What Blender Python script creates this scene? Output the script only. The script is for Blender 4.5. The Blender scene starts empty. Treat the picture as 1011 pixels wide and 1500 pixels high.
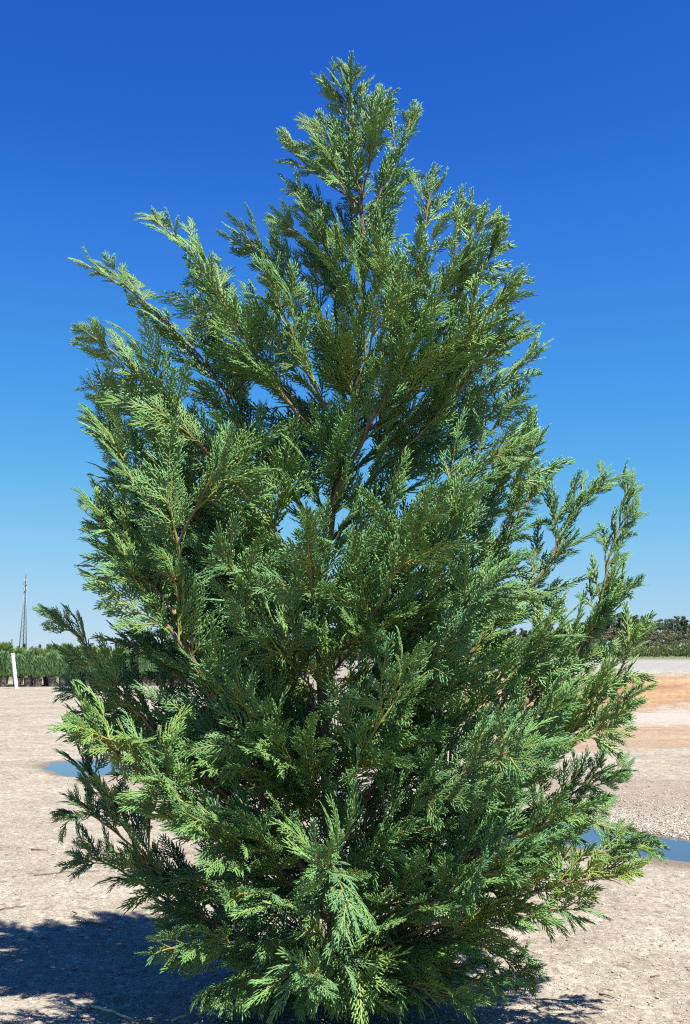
import bpy, math, random
import numpy as np
from mathutils import Vector, Matrix

scene = bpy.context.scene
COL = scene.collection
R = math.radians
rng = np.random.default_rng(11)
random.seed(11)

# ------------------------------------------------------------------ camera
CAM_H, PITCH, FPX = 1.55, R(7.9), 1500.0
cam = bpy.data.cameras.new("camera")
cam.sensor_fit = 'VERTICAL'
cam.sensor_height = 36.0
cam.lens = 36.0
cam.clip_start = 0.05
cam.clip_end = 20000
cam_ob = bpy.data.objects.new("camera", cam)
cam_ob.location = (0, 0, CAM_H)
cam_ob.rotation_euler = (R(90) + PITCH, 0, 0)
COL.objects.link(cam_ob)
scene.camera = cam_ob

# ------------------------------------------------------------------ sky, sun, exposure
SUN_DIR = Vector((1.2, -1.45, 3.8)).normalized()
SUN_EL = math.asin(SUN_DIR.z)
SUN_AZ = math.atan2(SUN_DIR.x, SUN_DIR.y)
world = bpy.data.worlds.new("World")
scene.world = world
world.use_nodes = True
wn, wl = world.node_tree.nodes, world.node_tree.links
wn.clear()
sky = wn.new('ShaderNodeTexSky')
sky.sky_type = 'NISHITA'
sky.sun_disc = False
sky.sun_elevation = SUN_EL
sky.sun_rotation = SUN_AZ
sky.altitude = 0
sky.air_density = 1.0
sky.dust_density = 0.0
sky.ozone_density = 3.0
# colour response of the phone picture: deep blue overhead, pale blue at the horizon (one gain and power per channel)
tenth = wn.new('ShaderNodeMix'); tenth.data_type = 'RGBA'; tenth.blend_type = 'MULTIPLY'
tenth.inputs[0].default_value = 1.0; tenth.inputs[7].default_value = (.1, .1, .1, 1)
wl.new(sky.outputs[0], tenth.inputs[6])
comw = wn.new('ShaderNodeRGBCurve')
for ch, cpts in enumerate(([(0, 0), (.099, .019), (.122, .036), (.196, .078), (.414, .27), (.763, .485), (1, .6)],
                           [(0, 0), (.173, .131), (.211, .200), (.323, .355), (.578, .585), (.765, .67), (1, .8)],
                           [(0, 0), (.20, .38), (.329, .61), (.382, .72), (.518, .835), (.669, .865), (1, .93)])):
    cu_ = comw.mapping.curves[ch]
    while len(cu_.points) < len(cpts): cu_.points.new(.5, .5)
    for p_, q_ in zip(cu_.points, cpts): p_.location = q_
comw.mapping.update()
wl.new(tenth.outputs[2], comw.inputs['Color'])
bg = wn.new('ShaderNodeBackground')
bg.inputs['Strength'].default_value = 0.353      # after the curve the sky is already scaled by a tenth
wo = wn.new('ShaderNodeOutputWorld')
wl.new(comw.outputs[0], bg.inputs[0])
wl.new(bg.outputs[0], wo.inputs[0])

sun = bpy.data.lights.new("sun", 'SUN')
sun.energy = 5.0
sun.angle = R(0.5)
sun.color = (1.0, 0.955, 0.88)
sun_ob = bpy.data.objects.new("sun", sun)
sun_ob.rotation_euler = SUN_DIR.to_track_quat('Z', 'Y').to_euler()
sun_ob.location = (6, -4, 15)
COL.objects.link(sun_ob)

scene.view_settings.view_transform = 'Standard'
scene.view_settings.look = 'None'
scene.view_settings.exposure = 1.5
scene.view_settings.gamma = 1.0
scene.view_settings.use_curve_mapping = False
scene.render.engine = 'CYCLES'
scene.cycles.max_bounces = 5
scene.cycles.diffuse_bounces = 4
scene.cycles.transmission_bounces = 3
scene.cycles.sample_clamp_indirect = 6
scene.cycles.use_denoising = False
scene.cycles.filter_width = 1.15

# ------------------------------------------------------------------ helpers
CP, SP = math.cos(PITCH), math.sin(PITCH)

def at(px, py, Y):
    """the point at depth Y that the photograph shows at (px, py)"""
    u, v = (px - 505.5) / FPX, (750 - py) / FPX
    d = np.array([u, CP - v * SP, SP + v * CP])
    return np.array([0, 0, CAM_H]) + d * (Y / d[1])

def on_ground(px, py, z=0.0):
    u, v = (px - 505.5) / FPX, (750 - py) / FPX
    d = np.array([u, CP - v * SP, SP + v * CP])
    return np.array([0, 0, CAM_H]) + d * ((z - CAM_H) / d[2])

def norm(v):
    v = np.asarray(v, float)
    return v / (np.linalg.norm(v) + 1e-12)

def mesh_np(name, V, F, mat=None, smooth=False, attr=None, parent=None):
    """V (n,3), F (m,k) -> one mesh object"""
    V = np.asarray(V, np.float32)
    F = np.asarray(F, np.int32)
    me = bpy.data.meshes.new(name)
    me.vertices.add(len(V))
    me.vertices.foreach_set('co', V.ravel())
    me.loops.add(F.size)
    me.loops.foreach_set('vertex_index', F.ravel())
    me.polygons.add(len(F))
    me.polygons.foreach_set('loop_start', np.arange(len(F), dtype=np.int32) * F.shape[1])
    me.update(calc_edges=True)
    if smooth:
        me.polygons.foreach_set('use_smooth', np.ones(len(F), bool))
    if attr is not None:
        for an, arr in attr.items():
            a = me.color_attributes.new(an, 'FLOAT_COLOR', 'POINT')
            c = np.ones((len(V), 4), np.float32)
            c[:, :3] = arr
            a.data.foreach_set('color', c.ravel())
    if mat:
        me.materials.append(mat)
    o = bpy.data.objects.new(name, me)
    COL.objects.link(o)
    if parent is not None:
        o.parent = parent
    return o

def tag(o, label=None, cat=None, group=None, kind=None):
    if label: o['label'] = label
    if cat: o['category'] = cat
    if group: o['group'] = group
    if kind: o['kind'] = kind
    return o

def empty(name, loc):
    o = bpy.data.objects.new(name, None)
    o.empty_display_size = 0.1
    o.location = loc
    COL.objects.link(o)
    return o

def copy_tree(root, loc, rz=0.0, sc=(1, 1, 1)):
    r = root.copy()
    COL.objects.link(r)
    r.location = loc
    r.rotation_euler = (0, 0, rz)
    r.scale = sc
    for ch in list(root.children):
        c = ch.copy()
        COL.objects.link(c)
        c.parent = r
    return r

class MB:
    """collects polygons (tris and quads) into one mesh"""
    def __init__(s):
        s.V, s.F, s.n = [], [], 0
    def add(s, V, F):
        V = np.asarray(V, float)
        s.V.append(V)
        for f in F: s.F.append([i + s.n for i in f])
        s.n += len(V)
    def tube(s, pts, rad, k=6, cap=True):
        pts = [np.asarray(p, float) for p in pts]
        V = []
        ref = np.array([0.31, 0.77, 0.55])
        for i, p in enumerate(pts):
            t = norm(pts[min(i + 1, len(pts) - 1)] - pts[max(i - 1, 0)])
            a = norm(np.cross(t, ref)); b = np.cross(t, a)
            for j in range(k):
                an = 2 * math.pi * j / k
                V.append(p + rad[i] * (math.cos(an) * a + math.sin(an) * b))
        F = []
        for i in range(len(pts) - 1):
            for j in range(k):
                F.append([i * k + j, i * k + (j + 1) % k, (i + 1) * k + (j + 1) % k, (i + 1) * k + j])
        if cap:
            F.append(list(range(k))[::-1]); F.append([(len(pts) - 1) * k + j for j in range(k)])
        s.add(V, F)
    def lathe(s, prof, k=16, c=(0, 0, 0)):
        V = []
        for r, z in prof:
            for j in range(k):
                an = 2 * math.pi * j / k
                V.append((c[0] + r * math.cos(an), c[1] + r * math.sin(an), c[2] + z))
        F = []
        for i in range(len(prof) - 1):
            for j in range(k):
                F.append([i * k + j, i * k + (j + 1) % k, (i + 1) * k + (j + 1) % k, (i + 1) * k + j])
        s.add(V, F)
    def box(s, c, d):
        c, d = np.asarray(c, float), np.asarray(d, float) / 2
        V = [c + d * np.array(q) for q in [(-1,-1,-1),(1,-1,-1),(1,1,-1),(-1,1,-1),(-1,-1,1),(1,-1,1),(1,1,1),(-1,1,1)]]
        s.add(V, [[3,2,1,0],[4,5,6,7],[0,1,5,4],[1,2,6,5],[2,3,7,6],[3,0,4,7]])
    def build(s, name, mat, parent=None, smooth=False):
        me = bpy.data.meshes.new(name)
        me.from_pydata([tuple(v) for v in np.concatenate(s.V)], [], s.F)
        if smooth:
            for p in me.polygons: p.use_smooth = True
        me.materials.append(mat)
        me.update()
        o = bpy.data.objects.new(name, me)
        COL.objects.link(o)
        if parent is not None: o.parent = parent
        return o

# ------------------------------------------------------------------ materials
def new_mat(name):
    m = bpy.data.materials.new(name)
    m.use_nodes = True
    nt = m.node_tree
    return m, nt.nodes, nt.links, nt.nodes['Principled BSDF'], nt.nodes['Material Output']

def ramp(n, stops, interp='LINEAR'):
    r = n.new('ShaderNodeValToRGB')
    r.color_ramp.interpolation = interp
    while len(r.color_ramp.elements) < len(stops):
        r.color_ramp.elements.new(0.5)
    for e, (p, c) in zip(r.color_ramp.elements, stops):
        e.position = p
        e.color = (*c, 1) if len(c) == 3 else c
    return r

def noise_tex(n, l, vec, scale, detail=4, rough=0.55):
    t = n.new('ShaderNodeTexNoise')
    t.inputs['Scale'].default_value = scale
    t.inputs['Detail'].default_value = detail
    t.inputs['Roughness'].default_value = rough
    if vec is not None: l.new(vec, t.inputs['Vector'])
    return t

def mixc(n, l, fac, a, b, mode='MIX'):
    m = n.new('ShaderNodeMix')
    m.data_type = 'RGBA'
    m.blend_type = mode
    for s, v in ((m.inputs[0], fac), (m.inputs[6], a), (m.inputs[7], b)):
        if hasattr(v, 'is_linked'): l.new(v, s)
        elif isinstance(v, (int, float)): s.default_value = v
        else: s.default_value = (*v, 1)
    return m.outputs[2]

def math_n(n, l, op, a, b=None, clamp=False):
    m = n.new('ShaderNodeMath')
    m.operation = op
    m.use_clamp = clamp
    for s, v in ((m.inputs[0], a), (m.inputs[1], b)):
        if v is None: continue
        if hasattr(v, 'is_linked'): l.new(v, s)
        else: s.default_value = v
    return m.outputs[0]

def smap(n, l, v, a, b, c=0.0, d=1.0):
    m = n.new('ShaderNodeMapRange')
    m.interpolation_type = 'SMOOTHSTEP'
    l.new(v, m.inputs[0])
    m.inputs[1].default_value = a; m.inputs[2].default_value = b
    m.inputs[3].default_value = c; m.inputs[4].default_value = d
    return m.outputs[0]

def plain(name, col, rough=0.7, vary=0.15, scale=8.0, metallic=0.0):
    m, n, l, p, o = new_mat(name)
    tc = n.new('ShaderNodeTexCoord')
    t = noise_tex(n, l, tc.outputs['Object'], scale, 5)
    r = ramp(n, [(0.3, tuple(c * (1 - vary) for c in col)), (0.7, tuple(min(1, c * (1 + vary)) for c in col))])
    l.new(t.outputs[0], r.inputs[0])
    l.new(r.outputs[0], p.inputs['Base Color'])
    p.inputs['Roughness'].default_value = rough
    p.inputs['Metallic'].default_value = metallic
    return m

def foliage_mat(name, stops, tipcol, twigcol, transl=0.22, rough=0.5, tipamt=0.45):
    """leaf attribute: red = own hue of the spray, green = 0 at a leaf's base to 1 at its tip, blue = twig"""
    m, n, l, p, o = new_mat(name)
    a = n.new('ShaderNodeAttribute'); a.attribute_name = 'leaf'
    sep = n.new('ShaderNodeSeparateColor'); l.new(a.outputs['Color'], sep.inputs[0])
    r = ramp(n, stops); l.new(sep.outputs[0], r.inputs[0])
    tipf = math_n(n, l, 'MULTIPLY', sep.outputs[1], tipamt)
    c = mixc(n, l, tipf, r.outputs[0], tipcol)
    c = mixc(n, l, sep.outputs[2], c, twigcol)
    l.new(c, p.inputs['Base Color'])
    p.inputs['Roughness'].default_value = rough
    p.inputs['Specular IOR Level'].default_value = 0.3
    tr = n.new('ShaderNodeBsdfTranslucent')
    ct = mixc(n, l, 0.5, c, (0.16, 0.22, 0.03))
    l.new(ct, tr.inputs['Color'])
    mx = n.new('ShaderNodeMixShader')
    mx.inputs[0].default_value = transl
    l.new(p.outputs[0], mx.inputs[1]); l.new(tr.outputs[0], mx.inputs[2])
    l.new(mx.outputs[0], o.inputs[0])
    return m

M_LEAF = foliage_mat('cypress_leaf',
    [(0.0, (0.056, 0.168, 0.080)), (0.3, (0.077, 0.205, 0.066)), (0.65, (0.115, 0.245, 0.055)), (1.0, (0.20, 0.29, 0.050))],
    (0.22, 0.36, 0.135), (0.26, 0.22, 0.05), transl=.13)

def bark_mat():
    m, n, l, p, o = new_mat('cypress_bark')
    a = n.new('ShaderNodeAttribute'); a.attribute_name = 'leaf'
    sep = n.new('ShaderNodeSeparateColor'); l.new(a.outputs['Color'], sep.inputs[0])
    tc = n.new('ShaderNodeTexCoord')
    mp = n.new('ShaderNodeMapping'); mp.inputs['Scale'].default_value = (1, 1, 0.25)
    l.new(tc.outputs['Object'], mp.inputs[0])
    t = noise_tex(n, l, mp.outputs[0], 70, 6)
    r = ramp(n, [(0.3, (0.060, 0.036, 0.022)), (0.55, (0.15, 0.090, 0.052)), (0.75, (0.27, 0.19, 0.13))])
    l.new(t.outputs[0], r.inputs[0])
    c = mixc(n, l, sep.outputs[1], r.outputs[0], (0.24, 0.19, 0.055))
    l.new(c, p.inputs['Base Color'])
    p.inputs['Roughness'].default_value = 0.85
    b = n.new('ShaderNodeBump'); b.inputs['Strength'].default_value = 0.6; b.inputs['Distance'].default_value = 0.004
    l.new(t.outputs[0], b.inputs['Height']); l.new(b.outputs[0], p.inputs['Normal'])
    return m
M_BARK = bark_mat()

# ------------------------------------------------------------------ the ground
def sstep(x, a, b):
    t = np.clip((x - a) / (b - a), 0, 1)
    return t * t * (3 - 2 * t)

PUDDLES = {
    'right': [(690, 1212), (760, 1203), (830, 1203), (880, 1209), (940, 1221), (1011, 1230), (1090, 1234), (1170, 1244), (1150, 1262),
              (1080, 1270), (1000, 1263), (950, 1257), (880, 1246), (800, 1236), (720, 1228)],
    'left': [(58, 1126), (72, 1117), (105, 1113), (150, 1112), (185, 1117), (200, 1125), (175, 1134), (130, 1139), (88, 1136)],
}
PUDDLE_XY = {k: np.array([on_ground(*p)[:2] for p in v]) for k, v in PUDDLES.items()}

def poly_dist(P, poly):
    """signed distance of points P (n,2) to a polygon, negative inside"""
    d = np.full(len(P), 1e9)
    inside = np.zeros(len(P), bool)
    for i in range(len(poly)):
        a, b = poly[i], poly[(i + 1) % len(poly)]
        ab = b - a
        t = np.clip(((P - a) @ ab) / (ab @ ab), 0, 1)
        d = np.minimum(d, np.linalg.norm(P - (a + t[:, None] * ab), axis=1))
        c = ((a[1] > P[:, 1]) != (b[1] > P[:, 1]))
        xi = (b[0] - a[0]) * (P[:, 1] - a[1]) / (b[1] - a[1] + 1e-12) + a[0]
        inside ^= c & (P[:, 0] < xi)
    return np.where(inside, -d, d)

def vnoise(x, y, s, seed):
    """smooth value noise"""
    rs = np.random.default_rng(seed)
    T = rs.random((64, 64))
    X, Y = x / s, y / s
    xi, yi = np.floor(X).astype(int), np.floor(Y).astype(int)
    fx, fy = X - xi, Y - yi
    fx, fy = fx * fx * (3 - 2 * fx), fy * fy * (3 - 2 * fy)
    g = lambda a, b: T[a % 64, b % 64]
    return (g(xi, yi) * (1 - fx) + g(xi + 1, yi) * fx) * (1 - fy) + (g(xi, yi + 1) * (1 - fx) + g(xi + 1, yi + 1) * fx) * fy

def ground_h(x, y):
    x, y = np.asarray(x, float), np.asarray(y, float)
    side = sstep(x + 0.04 * (y - 28), -3.0, 1.6)
    start = 28.2 + 1.2 * (vnoise(x, y * 0, 5.0, 3) - .5) * 2
    bank = sstep(y, start, start + 5.2) * 1.1
    bank = bank + 0.12 * sstep(y, 34, 60)
    h = side * bank
    near = np.exp(-np.maximum(y, 0) / 60)
    rough = ((vnoise(x, y, 1.7, 5) - .5) * 0.035 + (vnoise(x, y, 0.45, 6) - .5) * 0.012 + (vnoise(x, y, 0.16, 7) - .5) * 0.005) * near
    h = h + rough
    # gullies on the clay bank
    face = side * np.exp(-((y - start - 2.2) / 1.8) ** 2)
    h = h + face * ((vnoise(x, y * .3, 0.8, 9) - .5) * 0.22 + (vnoise(x, y * .6, 2.6, 19) - .5) * 0.3)
    P = np.stack([x.ravel(), y.ravel()], 1)
    for k, poly in PUDDLE_XY.items():
        c = poly.mean(0)
        m = (np.abs(P[:, 0] - c[0]) < 6) & (np.abs(P[:, 1] - c[1]) < 5)
        if not m.any(): continue
        d = poly_dist(P[m], poly) + (vnoise(P[m][:, 0], P[m][:, 1], 0.22, 12) - .5) * 0.16
        hh = h.ravel()
        keep = np.exp(-np.maximum(d, 0) / 0.35)
        flat = hh[m] * (1 - keep) + keep * np.where(d > 0, 0.02 * (1 - np.exp(-d / .25)), np.maximum(d * 0.12, -0.03))
        if k == 'right':   # low ridge of loose gravel along the far edge
            far = np.maximum(d, 0) * (P[m][:, 1] > c[1] + .2)
            flat = flat + 0.07 * far * np.exp(-far / 0.55)
        hh = hh.copy(); hh[m] = flat
        h = hh.reshape(h.shape)
    return h

def axis_lines(segs):
    out = []
    for a, b, st in segs:
        out.append(np.arange(a, b, st))
    return np.unique(np.concatenate(out))
def grow(a, lim, r=1.18, s0=0.6):
    o, s = [], s0
    while a < lim:
        a += s; s *= r; o.append(a)
    return np.array(o)
gx = np.concatenate([-grow(14, 5000)[::-1], np.arange(-14, -4, .25), np.arange(-4, 5, .06), np.arange(5, 24, .25), grow(24, 5000)])
gy = np.concatenate([-grow(2, 900)[::-1], np.arange(-2, 3, .3), np.arange(3, 15, .06), np.arange(15, 40, .22), grow(40, 5000)])
GX, GY = np.meshgrid(gx, gy)
GZ = ground_h(GX, GY)
nx, ny = len(gx), len(gy)
idx = np.arange(nx * ny).reshape(ny, nx)
GF = np.stack([idx[:-1, :-1], idx[:-1, 1:], idx[1:, 1:], idx[1:, :-1]], -1).reshape(-1, 4)

GP = np.stack([GX.ravel(), GY.ravel()], 1)
damp = np.zeros((len(GP), 3), np.float32)
for k_, poly_ in PUDDLE_XY.items():
    near_ = (np.abs(GP[:, 0] - poly_[:, 0].mean()) < 5) & (np.abs(GP[:, 1] - poly_[:, 1].mean()) < 4)
    d_ = poly_dist(GP[near_], poly_)
    up_side = GP[near_][:, 1] > poly_[:, 1].mean() + .1
    damp[near_, 0] = np.maximum(damp[near_, 0], np.exp(-np.maximum(d_ - .05, 0) / np.where(up_side, .10, .22 if k_ == 'right' else .06)) * (1 if k_ == 'right' else .55))

def ground_mat():
    m, n, l, p, o = new_mat('gravel_ground')
    g = n.new('ShaderNodeNewGeometry')
    pos = g.outputs['Position']
    sx = n.new('ShaderNodeSeparateXYZ'); l.new(pos, sx.inputs[0])
    x, y, z = sx.outputs
    big = noise_tex(n, l, pos, 0.55, 5).outputs[0]
    mid = noise_tex(n, l, pos, 3.2, 5).outputs[0]
    fine = noise_tex(n, l, pos, 45, 5, 0.7).outputs[0]
    # warm limestone gravel: patches from pinkish tan to pale grey
    base = ramp(n, [(0.30, (0.190, 0.165, 0.126)), (0.5, (0.225, 0.199, 0.156)), (0.68, (0.240, 0.221, 0.188))]); l.new(big, base.inputs[0])
    c = base.outputs[0]
    m2 = ramp(n, [(0.32, (0.78, 0.76, 0.74)), (0.62, (1.08, 1.07, 1.06))]); l.new(mid, m2.inputs[0])
    c = mixc(n, l, 0.8, c, m2.outputs[0], 'MULTIPLY')
    # stone chips
    def chips(scale, stretch):
        mp = n.new('ShaderNodeMapping'); mp.inputs['Scale'].default_value = stretch; mp.inputs['Rotation'].default_value = (0, 0, .5)
        l.new(pos, mp.inputs[0])
        dist = noise_tex(n, l, mp.outputs[0], scale * .7, 2)
        add = n.new('ShaderNodeVectorMath'); add.operation = 'MULTIPLY_ADD'
        l.new(dist.outputs['Color'], add.inputs[0]); add.inputs[1].default_value = (0.02,) * 3; l.new(mp.outputs[0], add.inputs[2])
        v = n.new('ShaderNodeTexVoronoi'); v.inputs['Scale'].default_value = scale
        l.new(add.outputs[0], v.inputs['Vector'])
        s = n.new('ShaderNodeSeparateColor'); l.new(v.outputs['Color'], s.inputs[0])
        return v.outputs['Distance'], s.outputs[0], s.outputs[1]
    d1, r1, q1 = chips(62, (1, 1, 1))
    d2, r2, q2 = chips(24, (1.0, 0.7, 1))
    cr1 = ramp(n, [(0.0, (0.52, 0.49, 0.46)), (0.3, (0.84, 0.82, 0.8)), (0.7, (1.05, 1.04, 1.02)), (1.0, (1.45, 1.46, 1.46))]); l.new(r1, cr1.inputs[0])
    c = mixc(n, l, 0.6, c, cr1.outputs[0], 'MULTIPLY')
    cr2 = ramp(n, [(0.0, (0.55, 0.5, 0.46)), (0.12, (0.95, 0.94, 0.93)), (0.86, (1.03, 1.03, 1.03)), (1.0, (1.5, 1.52, 1.54))]); l.new(r2, cr2.inputs[0])
    c = mixc(n, l, 0.75, c, cr2.outputs[0], 'MULTIPLY')
    # clay: the bank on the right, and a wash of it on the flat in front
    rag1 = noise_tex(n, l, pos, 0.30, 6, .65).outputs[0]
    rag2 = noise_tex(n, l, pos, 1.6, 6, .7).outputs[0]
    wob = math_n(n, l, 'MULTIPLY_ADD', rag1, 9.0); wob.node.inputs[2].default_value = -4.5
    wob = math_n(n, l, 'ADD', wob, math_n(n, l, 'MULTIPLY_ADD', rag2, 5.0)); wob.node.inputs[1].links[0].from_node.inputs[2].default_value = -2.5
    clod = noise_tex(n, l, pos, 7.0, 8, .8).outputs[0]
    clodr = ramp(n, [(0.3, (0.62, 0.6, 0.58)), (0.5, (1, 1, 1)), (0.7, (1.3, 1.3, 1.3))]); l.new(clod, clodr.inputs[0])
    yw = math_n(n, l, 'ADD', y, wob)
    xw = math_n(n, l, 'ADD', x, wob)
    right = smap(n, l, xw, 1.0, 4.5)
    bank = math_n(n, l, 'MULTIPLY', smap(n, l, yw, 27.0, 29.5), smap(n, l, z, 1.0, 0.78))
    wash = math_n(n, l, 'MULTIPLY', smap(n, l, yw, 16.4, 18.2), smap(n, l, yw, 24.2, 22.2))
    wash = math_n(n, l, 'MULTIPLY', wash, 0.6)
    clay = math_n(n, l, 'MAXIMUM', bank, wash)
    clay = math_n(n, l, 'MULTIPLY', clay, right)
    mps = n.new('ShaderNodeMapping'); mps.inputs['Scale'].default_value = (0.25, 0.9, 5.0); l.new(pos, mps.inputs[0])
    strat = noise_tex(n, l, mps.outputs[0], 1.1, 5)
    cc = ramp(n, [(0.3, (0.165, 0.092, 0.045)), (0.5, (0.225, 0.142, 0.078)), (0.7, (0.25, 0.188, 0.12))]); l.new(strat.outputs[0], cc.inputs[0])
    cl = mixc(n, l, 0.4, cc.outputs[0], cr1.outputs[0], 'MULTIPLY')
    c = mixc(n, l, clay, c, cl)
    # grey road on top of the bank and beyond
    road = math_n(n, l, 'MULTIPLY', smap(n, l, z, 0.9, 1.1), smap(n, l, x, -6, 0))
    c = mixc(n, l, math_n(n, l, 'MULTIPLY', road, .85), c, (0.195, 0.187, 0.175))
    c = mixc(n, l, math_n(n, l, 'MULTIPLY', smap(n, l, y, 13, 22), .9), c, mixc(n, l, 1.0, c, clodr.outputs[0], 'MULTIPLY'))
    # pale washed gravel band before the bank
    pale = math_n(n, l, 'MULTIPLY', smap(n, l, yw, 22.5, 24.5), smap(n, l, yw, 28.6, 27.4))
    pale = math_n(n, l, 'MULTIPLY', pale, right)
    c = mixc(n, l, math_n(n, l, 'MULTIPLY', pale, 0.6), c, (0.28, 0.255, 0.225))
    # damp brown earth round the water: keeps its own colour where the puddle has stood
    wa = n.new('ShaderNodeAttribute'); wa.attribute_name = 'damp'
    wsep = n.new('ShaderNodeSeparateColor'); l.new(wa.outputs['Color'], wsep.inputs[0])
    wet = math_n(n, l, 'MULTIPLY', smap(n, l, math_n(n, l, 'MULTIPLY', wsep.outputs[0], math_n(n, l, 'ADD', mid, .5)), .12, .62), 1.0)
    brown = math_n(n, l, 'MULTIPLY', smap(n, l, yw, 10.0, 11.5), smap(n, l, yw, 14.5, 12.5))
    brown = math_n(n, l, 'MULTIPLY', brown, smap(n, l, x, 1.0, 3.0))
    c = mixc(n, l, math_n(n, l, 'MULTIPLY', brown, .55), c, (0.15, 0.115, 0.085))
    c = mixc(n, l, math_n(n, l, 'MULTIPLY', wet, 0.85), c, (0.105, 0.078, 0.056))
    # planted ground beyond the yard
    fld = smap(n, l, y, 57, 66)
    c = mixc(n, l, fld, c, (0.10, 0.115, 0.05))
    l.new(c, p.inputs['Base Color'])
    p.inputs['Roughness'].default_value = 0.9
    p.inputs['Specular IOR Level'].default_value = 0.25
    h = math_n(n, l, 'MULTIPLY', d1, -0.6)
    h2 = math_n(n, l, 'MULTIPLY', d2, -1.0)
    h = math_n(n, l, 'ADD', h, h2)
    h = math_n(n, l, 'ADD', h, math_n(n, l, 'MULTIPLY', r1, 0.5))
    h = math_n(n, l, 'ADD', h, math_n(n, l, 'MULTIPLY', fine, 0.9))
    b = n.new('ShaderNodeBump'); b.inputs['Strength'].default_value = 0.5; b.inputs['Distance'].default_value = 0.014
    l.new(h, b.inputs['Height']); l.new(b.outputs[0], p.inputs['Normal'])
    return m
M_GROUND = ground_mat()
ground = mesh_np('ground', np.stack([GX.ravel(), GY.ravel(), GZ.ravel()], 1), GF, M_GROUND, smooth=True, attr={'damp': damp})
tag(ground, 'pale tan gravel yard with an orange clay bank on the right', kind='structure')

# ------------------------------------------------------------------ puddles
def water_mat():
    m, n, l, p, o = new_mat('puddle_water')
    p.inputs['Base Color'].default_value = (0.035, 0.05, 0.07, 1)
    p.inputs['Roughness'].default_value = 0.04
    p.inputs['IOR'].default_value = 1.33
    g = n.new('ShaderNodeNewGeometry')
    t = noise_tex(n, l, g.outputs['Position'], 9, 3)
    b = n.new('ShaderNodeBump'); b.inputs['Strength'].default_value = 0.10; b.inputs['Distance'].default_value = 0.01
    l.new(t.outputs[0], b.inputs['Height']); l.new(b.outputs[0], p.inputs['Normal'])
    return m
M_WATER = water_mat()
for k, poly in PUDDLE_XY.items():
    c = poly.mean(0)
    x0, y0 = poly.min(0) - .25; x1, y1 = poly.max(0) + .25
    xs, ys = np.linspace(x0, x1, 90), np.linspace(y0, y1, 60)
    X, Y = np.meshgrid(xs, ys)
    d = poly_dist(np.stack([X.ravel(), Y.ravel()], 1), poly)
    ids = np.arange(X.size).reshape(X.shape)
    F = np.stack([ids[:-1, :-1], ids[:-1, 1:], ids[1:, 1:], ids[1:, :-1]], -1).reshape(-1, 4)
    F = F[(d[F] < 0.2).all(1)]
    w = mesh_np('water', np.stack([X.ravel(), Y.ravel(), np.full(X.size, -0.006)], 1), F, M_WATER, smooth=True)
    tag(w, 'long blue rainwater puddle below the gravel ridge on the right' if k == 'right' else 'small oval rainwater puddle on the tan gravel left of the cypress', kind='structure')

# ------------------------------------------------------------------ loose gravel chips
OCT = np.array([(1, 0, 0), (-1, 0, 0), (0, 1, 0), (0, -1, 0), (0, 0, 1), (0, 0, -1)], float)
OCF = np.array([(0, 2, 4), (2, 1, 4), (1, 3, 4), (3, 0, 4), (2, 0, 5), (1, 2, 5), (3, 1, 5), (0, 3, 5)])
def chip_field(xy, size, seed):
    rs = np.random.default_rng(seed)
    n = len(xy)
    V = OCT[None] * (1 + 0.5 * (rs.random((n, 6, 1)) - .5))
    V = V + 0.35 * (rs.random((n, 6, 3)) - .5)
    sc = np.stack([size * rs.uniform(.8, 1.7, n), size * rs.uniform(.6, 1.0, n), size * rs.uniform(.3, .6, n)], 1)
    V = V * sc[:, None]
    a = rs.uniform(0, 2 * np.pi, n); ca, sa = np.cos(a)[:, None], np.sin(a)[:, None]
    tl = rs.normal(0, .3, n)[:, None]
    x, y, z = V[..., 0], V[..., 1], V[..., 2] + V[..., 0] * tl
    X = x * ca - y * sa + xy[:, :1]; Y = x * sa + y * ca + xy[:, 1:]
    Z = z + (ground_h(xy[:, 0], xy[:, 1]) + sc[:, 2] * .25)[:, None]
    V = np.stack([X, Y, Z], -1).reshape(-1, 3)
    F = (OCF[None] + (np.arange(n) * 6)[:, None, None]).reshape(-1, 3)
    col = np.repeat(rs.random((n, 3)), 6, axis=0)
    return V, F, col
def stone_mat():
    m, n, l, p, o = new_mat('limestone_chip')
    a = n.new('ShaderNodeAttribute'); a.attribute_name = 'leaf'
    sep = n.new('ShaderNodeSeparateColor'); l.new(a.outputs['Color'], sep.inputs[0])
    r = ramp(n, [(0.0, (0.13, 0.10, 0.075)), (0.12, (0.18, 0.15, 0.112)), (0.5, (0.27, 0.23, 0.18)), (0.85, (0.32, 0.29, 0.245)), (1.0, (0.40, 0.38, 0.345))])
    l.new(sep.outputs[0], r.inputs[0])
    l.new(r.outputs[0], p.inputs['Base Color'])
    p.inputs['Roughness'].default_value = 0.85
    return m
M_STONE = stone_mat()
pts, szs = [], []
def scatter(n, sampler, s0, s1):
    xy = sampler(n)
    pts.append(xy); szs.append(np.random.default_rng(len(pts)).uniform(s0, s1, len(xy)) ** 1)
def samp_view(n):
    rs = np.random.default_rng(41)
    y = 3.6 + (rs.random(n) ** 1.6) * 10
    x = (rs.random(n) * 2 - 1) * (0.40 * y + .3)
    return np.stack([x, y], 1)
scatter(46000, samp_view, .0025, .0075)
def samp_view2(n):
    rs = np.random.default_rng(43)
    y = 3.6 + (rs.random(n) ** 1.2) * 14
    x = (rs.random(n) * 2 - 1) * (0.40 * y + .3)
    return np.stack([x, y], 1)
scatter(3500, samp_view2, .008, .016)
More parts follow.
